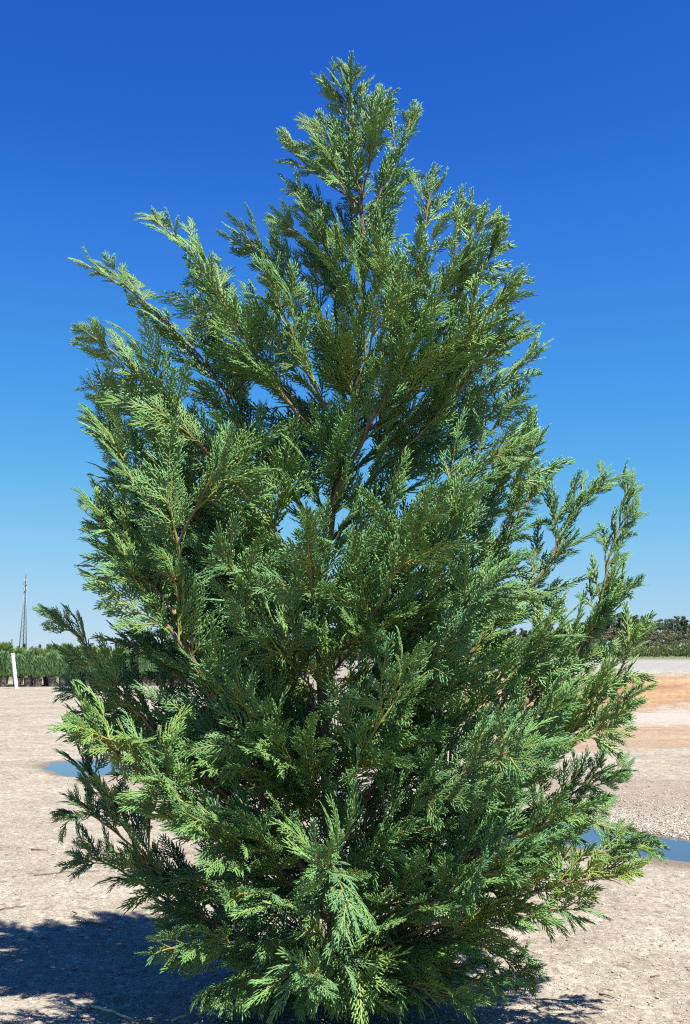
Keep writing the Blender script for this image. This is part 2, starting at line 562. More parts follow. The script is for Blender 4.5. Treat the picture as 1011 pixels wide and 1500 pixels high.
def samp_ridge(n):
    rs = np.random.default_rng(42)
    P = np.stack([rs.uniform(1.2, 6, n * 4), rs.uniform(8.6, 13.0, n * 4)], 1)
    d = poly_dist(P, PUDDLE_XY['right'])
    k = (d > 0.0) & (rs.random(len(P)) < np.exp(-np.maximum(d, 0) / 0.7)) & (P[:, 1] > 8.75)
    return P[k][:n]
scatter(19000, samp_ridge, .006, .017)
P_all = np.concatenate(pts); S_all = np.concatenate(szs)
ok = np.ones(len(P_all), bool)
for poly in PUDDLE_XY.values():
    dd_ = poly_dist(P_all, poly)
    ok &= (dd_ > -0.02) & (np.random.default_rng(3).random(len(P_all)) < np.where(P_all[:, 1] > poly[:, 1].mean() + .1, 1, np.clip(dd_ / .35, .15, 1)))
P_all, S_all = P_all[ok], S_all[ok]
V, F, cl = chip_field(P_all, S_all, 77)
gch = mesh_np('gravel', V, F, M_STONE, attr={'leaf': cl})
tag(gch, 'loose tan and white stone chips over the yard', 'gravel', kind='stuff')

# ------------------------------------------------------------------ the big cypress
YT = 4.71
TR_PX = [(497, 1492), (492, 1400), (488, 1300), (480, 1150), (472, 1020), (468, 900), (474, 820), (480, 760), (494, 700), (512, 620),
         (526, 530), (533, 420), (532, 340), (527, 260), (522, 200), (513, 140), (508, 86)]
tr_y = np.array([p[1] for p in TR_PX][::-1], float); tr_x = np.array([p[0] for p in TR_PX][::-1], float)
def trunk_pt(py):
    px = np.interp(py, tr_y, tr_x)
    return at(px, py, YT + 0.02 * math.sin(py * .011))
tree = empty('cypress_tree', trunk_pt(1490) * np.array([1, 1, 0]))
tag(tree, 'tall feathery green cypress in the middle of the gravel yard', 'tree')
T0 = np.array(tree.location)

def catmull(P, n):
    P = [np.asarray(p, float) for p in P]
    Q = [2 * P[0] - P[1]] + P + [2 * P[-1] - P[-2]]
    out = []
    m = len(P) - 1
    for i in range(n + 1):
        u = i / n * m
        k = min(int(u), m - 1); t = u - k
        a, b, c, d = Q[k], Q[k + 1], Q[k + 2], Q[k + 3]
        out.append(0.5 * (2 * b + (c - a) * t + (2 * a - 5 * b + 4 * c - d) * t * t + (3 * b - a - 3 * c + d) * t ** 3))
    return np.array(out)

# --- spray templates: unit length along x, flat in xy
def make_spray(rs, L, detail, wide=.37):
    """one flat frond of length L metres (returned at unit length): axis, alternate side branchlets, alternate scale-leaf tips"""
    V, F, A = [], [], []
    nv = [0]
    w_tip = 0.0053 / L
    def spike(p0, p1, w, tw=0.0, zj=0.0, mid=.62):
        p0 = np.array([p0[0], p0[1], 0.0]); p1 = np.array([p1[0], p1[1], zj])
        d = p1 - p0; ln = np.linalg.norm(d[:2]) + 1e-9
        s = np.array([-d[1], d[0], 0]) / ln
        m = p0 + d * mid
        i = nv[0]
        for q, ww, al in ((p0, w * .78, .1), (m, w, .6)):
            V.extend([q + s * ww / 2, q - s * ww / 2, q + np.array([0, 0, ww * .5])])
            A.extend([(0, al, tw)] * 3)
        V.append(p1); A.append((0, 1.0, tw * .5))
        for u, v in ((0, 1), (1, 2), (2, 0)):
            F.extend([(i + u, i + v, i + 3 + v), (i + u, i + 3 + v, i + 3 + u), (i + 3 + u, i + 3 + v, i + 6)])
        nv[0] += 7
    def rod(pl, w0, w1, tw0, tw1):
        i0 = nv[0]
        for k, p in enumerate(pl):
            q = pl[min(k + 1, len(pl) - 1)] - pl[max(k - 1, 0)]
            s = np.array([-q[1], q[0]]) / (np.linalg.norm(q) + 1e-9)
            t = k / (len(pl) - 1); w = w0 + (w1 - w0) * t; tw = tw0 + (tw1 - tw0) * t
            V.extend([np.array([*(p + s * w / 2), 0]), np.array([*(p - s * w / 2), 0]), np.array([*p, w * .55])])
            A.extend([(0, .25, tw)] * 3)
            if k:
                a = i0 + 3 * (k - 1); b = a + 3
                for u, v in ((0, 1), (1, 2), (2, 0)):
                    F.extend([(a + u, a + v, b + v), (a + u, b + v, b + u)])
            nv[0] += 3
    cv = rs.uniform(-.12, .12)
    ax = lambda t: np.array([t, cv * t * t])
    hd = lambda t: math.atan2(2 * cv * t, 1)
    rod([ax(t) for t in np.linspace(0, 1, 6)], 0.0095 / L, 0.006 / L, .8, .0)
    step = 0.0195 / L / detail
    nb = max(4, int(round(0.92 / step)))
    for side in (1, -1):
        for i in range(nb):
            t = 0.05 + 0.92 * (i + (0.5 if side > 0 else 0) + rs.uniform(-.2, .2)) / nb
            t = min(max(t, .03), .97)
            prof = min(1, .55 + t / .25 * .45) * (1 - t) ** .62
            bl = (wide * prof + 0.06) * rs.uniform(.66, 1.1)
            if bl * L < .012: bl = .012 / L
            p = ax(t); a0 = hd(t) + side * R(43 - 12 * t + rs.uniform(-4, 4)); bend = -side * R(rs.uniform(10, 20))
            ns = 4
            pl = [p]
            for k in range(ns):
                an = a0 + bend * (k + .5) / ns
                pl.append(pl[-1] + bl / ns * np.array([math.cos(an), math.sin(an)]))
            if rs.random() < .06: continue
            lift = rs.normal(0, .13)
            i0_ = nv[0]
            if detail >= .8: rod(pl, .0062 / L, .0052 / L, .35, .0)
            else: rod(pl[::2], .0085 / L, .006 / L, .25, 0)
            for vv in range(i0_, nv[0]):
                V[vv] = V[vv] + np.array([0, 0, lift * np.linalg.norm(V[vv][:2] - p)])
            st = 0.0115 / L / detail
            nt = int(bl * .93 / st)
            for j in range(nt):
                u = .12 + .88 * (j + .6) / (nt + .4)
                k = min(int(u * ns), ns - 1); f = u * ns - k
                q = pl[k] * (1 - f) + pl[k + 1] * f
                sd = 1 if (j + i) % 2 else -1
                an = a0 + bend * u + sd * R(rs.uniform(28, 38))
                tl = (0.026 * (1 - .5 * u)) / L * rs.uniform(.75, 1.15) * (.7 + .3 * min(1, bl * L / .06))
                spike(q, q + tl * np.array([math.cos(an), math.sin(an)]), w_tip / (detail ** .6), 0, rs.normal(0, .25) * tl)
                for vv in range(nv[0] - 7, nv[0]): V[vv] = V[vv] + np.array([0, 0, lift * u * bl])
            an = a0 + bend
            spike(pl[-1] - .2 * (pl[-1] - pl[-2]), pl[-1] + .024 / L * np.array([math.cos(an), math.sin(an)]), w_tip)
            for vv in range(nv[0] - 7, nv[0]): V[vv] = V[vv] + np.array([0, 0, lift * bl])
    spike(ax(.97), ax(1 + .02 / L), w_tip)
    return np.array(V), np.array(F, np.int32), np.array(A)

SIZES = [0.12, 0.19, 0.28]
trs = np.random.default_rng(5)
TPL = {}
for si, s in enumerate(SIZES):
    for v in range(4): TPL[(si, 'hi', v)] = make_spray(trs, s, 1.0)
    for v in range(2): TPL[(si, 'lo', v)] = make_spray(trs, s, .62)
    for v in range(3): TPL[(si, 'whip', v)] = make_spray(trs, s, 1.0, .17)

SPR = {k: [] for k in TPL}         # per template: rows of o, d, s, L, hue, bendz, bendy
TWIG = []                          # polylines of leafy twigs: (points, r0, r1)
prs = np.random.default_rng(23)
HULL = []

# how far the crown reaches to either side at each height (as the tree grew: lopsided, with long single limbs)
REACH_L = [(83, 498), (105, 478), (120, 466), (150, 453), (175, 440), (200, 410), (230, 418), (270, 423), (300, 400), (306, 198), (330, 222),
           (362, 250), (374, 103), (400, 148), (430, 185), (462, 200), (474, 110), (500, 122), (530, 140), (552, 116), (580, 132), (600, 116),
           (640, 145), (680, 150), (706, 118), (740, 132), (780, 128), (850, 124), (876, 140), (884, 60), (930, 78), (980, 92), (1008, 85),
           (1050, 102), (1075, 95), (1110, 104), (1140, 118), (1188, 84), (1210, 84), (1250, 108), (1272, 100), (1295, 160), (1325, 212),
           (1355, 232), (1380, 206), (1402, 206), (1430, 285), (1500, 285)]
REACH_R = [(83, 517), (110, 532), (128, 566), (153, 618), (200, 614), (240, 603), (244, 650), (290, 690), (306, 724), (324, 750), (350, 744),
           (403, 760), (440, 745), (463, 760), (492, 814), (520, 792), (560, 775), (600, 778), (636, 808), (660, 803), (672, 897), (688, 938),
           (760, 936), (850, 934), (872, 910), (897, 952), (950, 948), (1000, 957), (1040, 932), (1080, 918), (1120, 930), (1150, 903),
           (1190, 908), (1215, 932), (1244, 988), (1270, 962), (1310, 902), (1350, 868), (1400, 795), (1440, 794), (1465, 756), (1500, 660)]
RLy, RLx = np.array(REACH_L, float).T
RRy, RRx = np.array(REACH_R, float).T
def overreach(P):
    """how far (in photograph pixels at the trunk's distance) a point stands outside the crown's reach"""
    v = P - np.array([0, 0, CAM_H])
    dep = v[1] * CP + v[2] * SP
    px = 505.5 + FPX * v[0] / dep
    py = 750 - FPX * (v[2] * CP - v[1] * SP) / dep
    return max(np.interp(py, RLy, RLx) - px, px - np.interp(py, RRy, RRx), 90 - py, (py - 1480) * 2)

def add_spray(o, d, s, L, hue, lod, flop):
    if overreach(o + d * L * .97) > 11: 
        L *= .6
        if L < .06 or overreach(o + d * L) > 11: return
    si = 0 if L < .15 else (1 if L < .235 else 2)
    v = int(prs.integers({'hi': 4, 'lo': 2, 'whip': 3}[lod]))
    SPR[(si, lod, v)].append((*o, *d, *s, L, hue, prs.normal(.10, .14) + flop, prs.normal(.15, .25)))

def perp(d, hint):
    s = hint - d * (hint @ d)
    if np.linalg.norm(s) < 1e-4: s = np.cross(d, [0.3, .5, .8])
    return norm(s)

def rot(v, k, a):
    return v * math.cos(a) + np.cross(k, v) * math.sin(a) + k * (k @ v) * (1 - math.cos(a))

UP = np.array([0, 0, 1.0])
def plume(o, d, N, length, hue, lod, flop=0.0, dens=1.0, whip=False):
    """a leafy shoot: curved axis, alternate flat sprays, a spray at its end. N = normal of its main plane"""
    d = norm(d); S = perp(d, np.cross(N, d)); N = np.cross(d, S)
    for _k in range(3):
        if overreach(o + d * length * .9) < 20: break
        length *= .68
    else: return
    n = 6
    P = [np.array(o, float)]; dd = d.copy()
    cu = prs.normal(0, .10); cl_ = prs.normal(0, .12)
    Ds = [dd]
    for k in range(n):
        dd = norm(dd + (UP * (.04 - flop * .5) + N * cu * .3 + S * cl_ * .3))
        P.append(P[-1] + dd * length * .62 / n); Ds.append(dd)
    P = np.array(P)
    TWIG.append((P, .0022 + .006 * length, .0016, hue))
    if lod == 'hi' and (whip or prs.random() < .4): add_spray(P[-2], Ds[-1], perp(Ds[-1], S), min(.32, max(.13, length * .62)), hue, 'whip', flop)
    else: add_spray(P[-2], Ds[-1], perp(Ds[-1], S), min(.29, max(.11, length * .5)), hue, lod, flop)
    m = max(2, int(length * dens / .064))
    for i in range(m):
        t = .04 + .92 * (i + prs.uniform(0, .5)) / m
        f = t * n; k = min(int(f), n - 1); q = P[k] + (P[k + 1] - P[k]) * (f - k)
        side = 1 if i % 2 else -1
        tilt = prs.normal(0, .28)
        lat = rot(S * side, Ds[k], tilt)
        an = R(prs.uniform(30, 44) - 8 * t)
        dv = norm(Ds[k] * math.cos(an) + lat * math.sin(an) + UP * (.05 - .3 * flop))
        L = length * (.52 - .24 * t) * prs.uniform(.6, 1.25)
        L = min(.28, max(.08, L))
        sv = perp(dv, rot(Ds[k] * -side, dv, prs.normal(0, .2)))
        add_spray(q, dv, sv, L, np.clip(hue + prs.normal(0, .10), 0, 1), lod, flop)

NB = [0]
def branch_mesh(P, r0, r1, young=0.35, name='branch'):
    n = len(P); k = 7
    t = np.linspace(0, 1, n)
    T = np.gradient(P, axis=0); T /= np.linalg.norm(T, axis=1)[:, None] + 1e-9
    a = np.cross(T, np.array([.31, .77, .55])); a /= np.linalg.norm(a, axis=1)[:, None]; b = np.cross(T, a)
    r = r0 + (r1 - r0) * t ** .8
    r = r * (1 + prs.normal(0, .05, n))
    an = np.arange(k) * 2 * np.pi / k
    V = P[:, None] + r[:, None, None] * (np.cos(an)[None, :, None] * a[:, None] + np.sin(an)[None, :, None] * b[:, None])
    idx = np.arange(n * k).reshape(n, k)
    F = np.stack([idx[:-1], np.roll(idx[:-1], -1, 1), np.roll(idx[1:], -1, 1), idx[1:]], -1).reshape(-1, 4)
    A = np.zeros((n, k, 3)); A[..., 1] = np.clip((t - (1 - young)) / young, 0, 1)[:, None]
    o = mesh_np(name, V.reshape(-1, 3) - T0, F, M_BARK, smooth=True, attr={'leaf': A.reshape(-1, 3)}, parent=tree)
    return o

def bough(pts, size=1.0, wood=True, bare=.22, hue=.45, face=.5, lod='hi', r0=None, dens=1.0, flop=0.0):
    """a limb through pts (world), leafy beyond its bare part; size scales the shoots, face = how far shoots spread in a plane facing outwards"""
    pts = [np.asarray(p, float) for p in pts]
    ln = sum(np.linalg.norm(b - a) for a, b in zip(pts, pts[1:]))
    n = max(10, int(ln / .05))
    P = catmull(pts, n)
    wob = np.cumsum(prs.normal(0, .0035, (n + 1, 3)), 0); wob -= np.linspace(0, 1, n + 1)[:, None] * wob[-1]
    P = P + wob
    if r0 is None: r0 = .004 + .005 * ln
    if wood: branch_mesh(P, r0, .0028)
    else: TWIG.append((P, r0, .002, hue))
    T = np.gradient(P, axis=0); T /= np.linalg.norm(T, axis=1)[:, None] + 1e-9
    out = norm((pts[-1] - pts[0]) * np.array([1, 1, 0]) + 1e-6)
    # shoots: most spread in the limb's own plane, every third stands out of it
    roll0 = prs.uniform(-1.25, 1.25)
    s = bare * (.75 if pts[0][2] > 2.0 else .5) * ln
    i = 0
    while s < ln * .97:
        t = s / ln
        f = t * n; k = min(int(f), n - 1)
        q = P[k] + (P[min(k + 1, n)] - P[k]) * (f - k)
        d = T[k]
        Nb = rot(perp(d, UP), d, roll0)
        lat0 = np.cross(Nb, d)
        lateral = rot(lat0 * (1 if i % 2 else -1), d, prs.normal(0, .35) + (prs.choice([-1.3, 1.3]) if i % 3 == 2 else 0))
        an = R(prs.uniform(28, 46) - 10 * t)
        dv = norm(d * math.cos(an) + lateral * math.sin(an) + UP * (.14 - flop))
        pl = size * (.60 * (1 - t) ** .8 + .165) * prs.uniform(.75, 1.15)
        pl = min(pl, .52)
        N = rot(perp(dv, Nb if i % 3 != 2 else lat0), dv, prs.normal(0, .35))
        plume(q, dv, N, pl, np.clip(hue + prs.normal(0, .14), 0, 1), lod, flop * .5 + prs.uniform(-.05, .10), dens)
        s += (.098 - .03 * t) * prs.uniform(.7, 1.3) / dens * (.6 + .4 * size)
        i += 1
    plume(P[-3], T[-1], rot(perp(T[-1], UP), T[-1], roll0), .27 * size, hue, lod, flop * .4, 1.0, True)

def px_bough(start, ctrl, dz, **kw):
    """start: pixel row on the trunk, or (px, py, dz); ctrl: pixels the limb passes; dz: how far behind (+) or before (-) the trunk its tip is"""
    if isinstance(start, tuple):
        p0 = at(start[0], start[1], YT + start[2]); z0 = start[2]
    else:
        p0 = trunk_pt(start); z0 = 0
    m = len(ctrl)
    P = [p0]
    L = [0]; prev = start[:2] if isinstance(start, tuple) else (np.interp(start, tr_y, tr_x), start)
    for c in ctrl:
        L.append(L[-1] + math.hypot(c[0] - prev[0], c[1] - prev[1])); prev = c
    for c, a in zip(ctrl, L[1:]):
        f = a / L[-1]
        P.append(at(c[0], c[1], YT + z0 + (dz - z0) * f ** .8))
    # the drawn tip is the tip of the leaves: draw the wood back a little
    P[-1] = P[-1] + (P[-2] - P[-1]) * min(.5, .16 * kw.get('size', 1) / (np.linalg.norm(P[-2] - P[-1]) + 1e-6))
    bough(P, **kw)

# trunk and its leafy leader
TP = np.array([trunk_pt(y) for y in np.linspace(1494, 112, 70)])
TP[:, 2] -= np.linspace(.03, 0, 70)
tw = branch_mesh(TP, .042, .003, young=.12, name='trunk')

# limbs drawn after the photograph: left side
px_bough(655, [(440, 605), (380, 520), (330, 430), (255, 345), (203, 308)], -.15, size=.85, bare=.25, hue=.45)
px_bough(800, [(420, 700), (360, 620), (300, 530), (200, 430), (103, 380)], .20, size=.95, bare=.25, hue=.35)
px_bough(905, [(400, 790), (310, 680), (230, 585), (160, 510), (112, 478)], -.3, size=.85, bare=.3, hue=.62)
px_bough(880, [(380, 790), (280, 680), (190, 600), (118, 558)], .32, size=.8, bare=.25, hue=.2, lod='lo')
px_bough(1000, [(380, 880), (280, 740), (190, 650), (122, 600)], .05, size=.8, bare=.25, hue=.5)
px_bough(1360, [(400, 1200), (345, 1110), (290, 985), (264, 915), (256, 790), (238, 690)], -.38, size=.72, bare=.45, hue=.42, r0=.02)
px_bough((266, 945, -.33), [(238, 905), (200, 850), (160, 785), (126, 722)], -.3, size=.72, bare=.05, hue=.6, r0=.008)
px_bough((258, 900, -.34), [(215, 850), (170, 845), (128, 850)], -.2, size=.8, bare=.0, hue=.4, r0=.007)
px_bough((258, 800, -.36), [(300, 720), (330, 690)], -.5, size=.8, bare=.0, hue=.5, r0=.006)
px_bough(1280, [(300, 1130), (215, 1050), (150, 975), (100, 925), (60, 886)], .0, size=.55, bare=.34, hue=.55)
px_bough(1250, [(320, 1120), (220, 1060), (140, 1020), (88, 1005)], .2, size=.65, bare=.25, hue=.25)
px_bough(1420, [(350, 1370), (260, 1310), (180, 1225), (130, 1197), (84, 1196)], .05, size=.6, bare=.42, hue=.3)
px_bough(1430, [(350, 1385), (250, 1325), (150, 1262), (102, 1268)], .2, size=.55, bare=.4, hue=.3)
px_bough((262, 1312, .03), [(200, 1225), (150, 1160), (118, 1112)], .05, size=.6, bare=.1, hue=.25, r0=.006)
px_bough(1300, [(330, 1180), (220, 1110), (140, 1082), (98, 1075)], .12, size=.65, bare=.3, hue=.3)
px_bough(1330, [(350, 1240), (240, 1160), (150, 1085), (180, 1085)], -.55, size=.7, bare=.3, hue=.6)
px_bough(1430, [(390, 1400), (290, 1385), (205, 1398)], -.45, size=.55, bare=.3, hue=.3, flop=.2)
px_bough(1440, [(400, 1425), (330, 1440), (296, 1468)], -.4, size=.6, bare=.3, hue=.5, flop=.3)
px_bough(1440, [(380, 1400), (300, 1350), (240, 1350)], .1, size=.6, bare=.3, hue=.3)
px_bough(560, [(470, 470), (425, 405), (385, 370), (343, 343)], .05, size=.55, bare=.25, hue=.35)
px_bough(640, [(494, 470), (486, 390), (462, 325), (420, 275)], .0, size=.55, bare=.35, hue=.35)
px_bough(470, [(500, 400), (455, 355), (408, 326)], -.12, size=.5, bare=.2, hue=.4)
px_bough(640, [(455, 560), (420, 470), (385, 400)], -.3, size=.7, bare=.2, hue=.5)
# right side
px_bough(870, [(500, 710), (530, 650), (560, 585), (580, 540), (604, 440), (618, 330), (640, 247)], -.38, size=.66, bare=.5, hue=.5, r0=.017)
px_bough((580, 540, -.25), [(640, 430), (685, 355), (722, 308)], -.3, size=.68, bare=.12, hue=.6)
px_bough((560, 585, -.22), [(640, 490), (700, 400), (748, 325)], -.15, size=.68, bare=.15, hue=.5)
px_bough((540, 630, -.15), [(640, 530), (710, 460), (760, 405)], -.25, size=.7, bare=.2, hue=.5)
px_bough(760, [(560, 690), (650, 600), (715, 525), (760, 465)], -.1, size=.72, bare=.28, hue=.5)
px_bough(800, [(560, 725), (660, 640), (735, 560), (812, 494)], .15, size=.6, bare=.3, hue=.35)
px_bough(830, [(560, 740), (660, 680), (730, 620), (770, 575)], .2, size=.72, bare=.25, hue=.3, lod='lo')
px_bough(960, [(560, 880), (660, 780), (740, 705), (806, 638)], -.25, size=.75, bare=.28, hue=.5)
px_bough(900, [(540, 800), (620, 740), (700, 680), (770, 655)], -.4, size=.72, bare=.25, hue=.45)
px_bough(1060, [(600, 930), (690, 840), (760, 760), (803, 690)], .15, size=.7, bare=.3, hue=.3)
px_bough(1250, [(600, 1080), (700, 950), (790, 850), (842, 760), (895, 675)], -.05, size=.66, bare=.42, hue=.3)
px_bough(1300, [(660, 1120), (790, 1020), (855, 950), (882, 890), (908, 790), (936, 690)], .15, size=.56, bare=.5, hue=.45)
px_bough((862, 945, .12), [(895, 895), (933, 850)], .15, size=.6, bare=.05, hue=.55, r0=.006)
px_bough(1340, [(640, 1220), (750, 1140), (840, 1070), (905, 985), (944, 908)], -.2, size=.5, bare=.42, hue=.7)
px_bough((820, 1090, -.15), [(890, 1050), (955, 997)], -.1, size=.58, bare=.1, hue=.5, r0=.006)
px_bough((800, 1110, -.15), [(860, 1075), (915, 1050)], -.3, size=.6, bare=.1, hue=.6, r0=.006)
px_bough(1350, [(650, 1250), (780, 1190), (860, 1152), (926, 1121)], .1, size=.55, bare=.35, hue=.3)
px_bough(1380, [(620, 1290), (740, 1215), (825, 1192), (890, 1212), (950, 1248)], -.1, size=.5, bare=.4, hue=.3, flop=.15)
px_bough(1400, [(650, 1330), (780, 1275), (880, 1248), (985, 1244)], -.3, size=.55, bare=.38, hue=.55)
px_bough(1410, [(650, 1350), (780, 1305), (870, 1285), (940, 1288)], -.4, size=.5, bare=.38, hue=.9)
px_bough(1420, [(620, 1380), (720, 1340), (800, 1328), (868, 1348)], -.3, size=.55, bare=.35, hue=.5, flop=.15)
px_bough(1430, [(600, 1385), (690, 1385), (750, 1410), (790, 1440)], -.05, size=.5, bare=.3, hue=.2, flop=.2)
px_bough(1440, [(600, 1420), (680, 1420), (750, 1450)], -.2, size=.5, bare=.3, hue=.35, flop=.25)
px_bough(1450, [(560, 1440), (620, 1450), (686, 1466)], -.4, size=.5, bare=.3, hue=.6, flop=.3)
px_bough(1150, [(600, 1000), (680, 905), (742, 835)], -.5, size=.8, bare=.3, hue=.4)
px_bough(1200, [(640, 1080), (755, 985), (835, 900)], -.35, size=.75, bare=.3, hue=.45)
px_bough(1280, [(650, 1180), (760, 1085), (850, 1015)], -.45, size=.75, bare=.3, hue=.35)
px_bough(1300, [(600, 1200), (700, 1125), (800, 1080)], -.7, size=.75, bare=.3, hue=.3)
px_bough(1000, [(560, 900), (640, 800), (695, 735)], -.5, size=.8, bare=.3, hue=.4)
px_bough(1340, [(640, 1270), (760, 1222), (850, 1185)], -.5, size=.7, bare=.3, hue=.3)
px_bough(1380, [(600, 1335), (700, 1285), (780, 1262)], -.65, size=.7, bare=.3, hue=.35)
px_bough(1100, [(600, 980), (700, 880), (775, 810)], .25, size=.85, bare=.2, hue=.25, lod='lo')
px_bough(1220, [(620, 1120), (740, 1030), (820, 985)], .3, size=.85, bare=.2, hue=.25, lod='lo')
px_bough(1150, [(380, 1010), (280, 900), (195, 830)], .12, size=.85, bare=.2, hue=.3)
px_bough(1200, [(370, 1080), (255, 985), (175, 930)], .12, size=.8, bare=.2, hue=.25)
px_bough(1350, [(380, 1260), (285, 1180), (205, 1130)], -.55, size=.75, bare=.25, hue=.35)
px_bough(1390, [(370, 1320), (275, 1290), (200, 1270)], .12, size=.6, bare=.25, hue=.3)
px_bough(950, [(340, 830), (240, 745), (150, 700)], .2, size=.85, bare=.15, hue=.3)
px_bough(1050, [(360, 930), (250, 840), (145, 800)], .12, size=.85, bare=.15, hue=.4)
px_bough((256, 850, -.36), [(200, 790), (150, 735)], -.25, size=.75, bare=.0, hue=.5, r0=.006)
px_bough((250, 780, -.36), [(190, 690), (150, 640)], -.3, size=.75, bare=.0, hue=.5, r0=.006)
# skirt of low shoots round the foot
for x0_, x1_, y1_, dz_ in ((440, 372, 1468, -.22), (470, 440, 1474, -.34), (510, 530, 1474, -.34), (540, 610, 1468, -.22), (430, 340, 1462, .25), (560, 640, 1464, .25),
                           (455, 400, 1470, .0), (530, 580, 1472, .0)):
    px_bough(1385, [(x0_, 1405), ((x0_ + x1_) / 2, 1435), (x1_, y1_)], dz_, size=.5, bare=.1, hue=.45, flop=.3, r0=.005, wood=False)
# shoots before the bare middle of the trunk
for i in range(12):
    row = 660 + i * 24
    a = -1.57 + (1.1 if i % 2 else -1.1) * prs.uniform(.3, 1)
    rad = np.array([math.cos(a) * .7, math.sin(a) * .7, .7])
    plume(trunk_pt(row), rad, norm(np.cross(rad, np.cross(UP, rad)) + prs.normal(0, .3, 3)), prs.uniform(.32, .5), prs.uniform(.3, .6), 'hi')
# leader top
for i in range(26):
    row = prs.uniform(130, 640)
    a = i * 2.4 + prs.normal(0, .3)
    rad = np.array([math.cos(a) * .6, math.sin(a) * .6, .8])
    ln_ = np.interp(row, [130, 420, 600], [.16, .38, .42])
    plume(trunk_pt(row), rad, norm(np.cross(rad, np.cross(UP, rad)) + prs.normal(0, .4, 3)), ln_, prs.uniform(.3, .6), 'hi')
px_bough(255, [(490, 215), (444, 172)], -.08, size=.42, bare=.12, hue=.55, r0=.005)
px_bough(300, [(475, 262), (413, 205)], .03, size=.48, bare=.12, hue=.5, r0=.006)
px_bough(215, [(500, 155), (478, 124)], .02, size=.28, bare=.12, hue=.55, r0=.004)
px_bough(345, [(572, 245), (614, 155)], .02, size=.44, bare=.2, hue=.5, r0=.006)
px_bough(235, [(548, 175), (560, 130)], -.05, size=.42, bare=.12, hue=.5, r0=.004)
px_bough(370, [(560, 300), (594, 262)], .08, size=.42, bare=.15, hue=.5, r0=.005)
px_bough(300, [(543, 230), (552, 165)], -.2, size=.48, bare=.12, hue=.45, r0=.005)
px_bough(330, [(505, 270), (480, 215)], -.2, size=.48, bare=.12, hue=.45, r0=.005)
px_bough(400, [(505, 340), (450, 290)], .12, size=.4, bare=.12, hue=.3, r0=.006)
px_bough(200, [(511, 145), (507, 97)], 0.0, size=.30, bare=.05, hue=.5, r0=.004)

# limbs on the near and far sides, within the outline
ENV_Y = [100, 200, 320, 400, 500, 600, 700, 800, 900, 1000, 1100, 1200, 1300, 1400, 1480]
ENV_R = [15, 60, 105, 190, 250, 275, 300, 330, 370, 385, 375, 360, 330, 270, 190]
def env_r(py): return np.interp(py, ENV_Y, ENV_R) * .00325
fill_rows = np.concatenate([np.linspace(1462, 900, 42), np.linspace(890, 560, 8)])
az = 0.4
for i, row in enumerate(fill_rows):
    az += 2.39996
    a = az + prs.normal(0, .2)
    rad = np.array([math.cos(a), math.sin(a), 0])
    if row < 900 and rad[1] < -.2 and prs.random() < .6: continue
    if 740 < row < 1180 and abs(rad[0]) < .55 and prs.random() < .55: continue
    if 620 < row < 1200 and rad[1] > .2 and prs.random() < .6: continue
    p0 = trunk_pt(row)
    tip_row = row - prs.uniform(70, 200) * (1 if row < 1250 else (.5 if row < 1380 else .12))
    rr = env_r(tip_row) * prs.uniform(.55, .92)
    if row > 1380: rr *= .85 if rad[1] > -.2 else .6
    if row > 1100 and rad[0] < -.15 and rad[1] < .2: rr *= .72
    ztip = trunk_pt(min(1480, max(120, tip_row)))[2]
    side = abs(rad[0])
    rr *= (1 - .12 * side)
    base = p0
    tip = np.array([p0[0], p0[1], 0]) + rad * rr + UP * ztip
    midp = p0 + rad * rr * .5 + UP * (ztip - p0[2]) * .38
    far = rad[1] > .35
    bough([base, midp, tip], size=prs.uniform(.7, .9), bare=prs.uniform(.14, .25), hue=prs.uniform(.2, .65) if not far else .25,
          lod='lo' if far else 'hi', flop=.12 if row > 1350 else 0.0, dens=(.55 if row < 1150 else .75) if far else .9, wood=i % 5 == 0)
# short inner shoots on the trunk
for i in range(44):
    row = 1440 - 1000 * prs.uniform(0, 1) ** 1.5
    if row < 1080 and prs.random() < .6: continue
    a = prs.uniform(0, 6.28) if row > 880 else prs.uniform(-.3, 3.44)
    rad = np.array([math.cos(a), math.sin(a), .35])
    plume(trunk_pt(row) + norm(rad) * .02, rad, norm(np.cross(rad, UP)), prs.uniform(.28, .62), prs.uniform(.1, .7), 'lo' if math.sin(a) > .2 else 'hi', .1)

# --- bake sprays and twigs into the crown mesh
Vs, Fs, As = [], [], []
off = 0
nspr = 0
for key, rows in SPR.items():
    if not rows: continue
    V, F, A = TPL[key]
    D = np.array(rows)
    nspr += len(D)
    o, d, s = D[:, 0:3], D[:, 3:6], D[:, 6:9]
    L, hue, bz, by = D[:, 9], D[:, 10], D[:, 11], D[:, 12]
    nn = np.cross(d, s)
    x = V[None, :, 0]; y = V[None, :, 1]; z = V[None, :, 2] - bz[:, None] * x ** 2 - by[:, None] * y ** 2 * 1.6
    W = o[:, None] + L[:, None, None] * (x[..., None] * d[:, None] + y[..., None] * s[:, None] + z[..., None] * nn[:, None])
    m, k = len(D), len(V)
    a = np.repeat(A[None], m, 0)
    a[..., 0] = hue[:, None]
    Vs.append(W.reshape(-1, 3).astype(np.float32)); As.append(a.reshape(-1, 3).astype(np.float32))
    Fs.append((F[None] + (np.arange(m, dtype=np.int32) * k)[:, None, None] + off).reshape(-1, 3))
    off += m * k
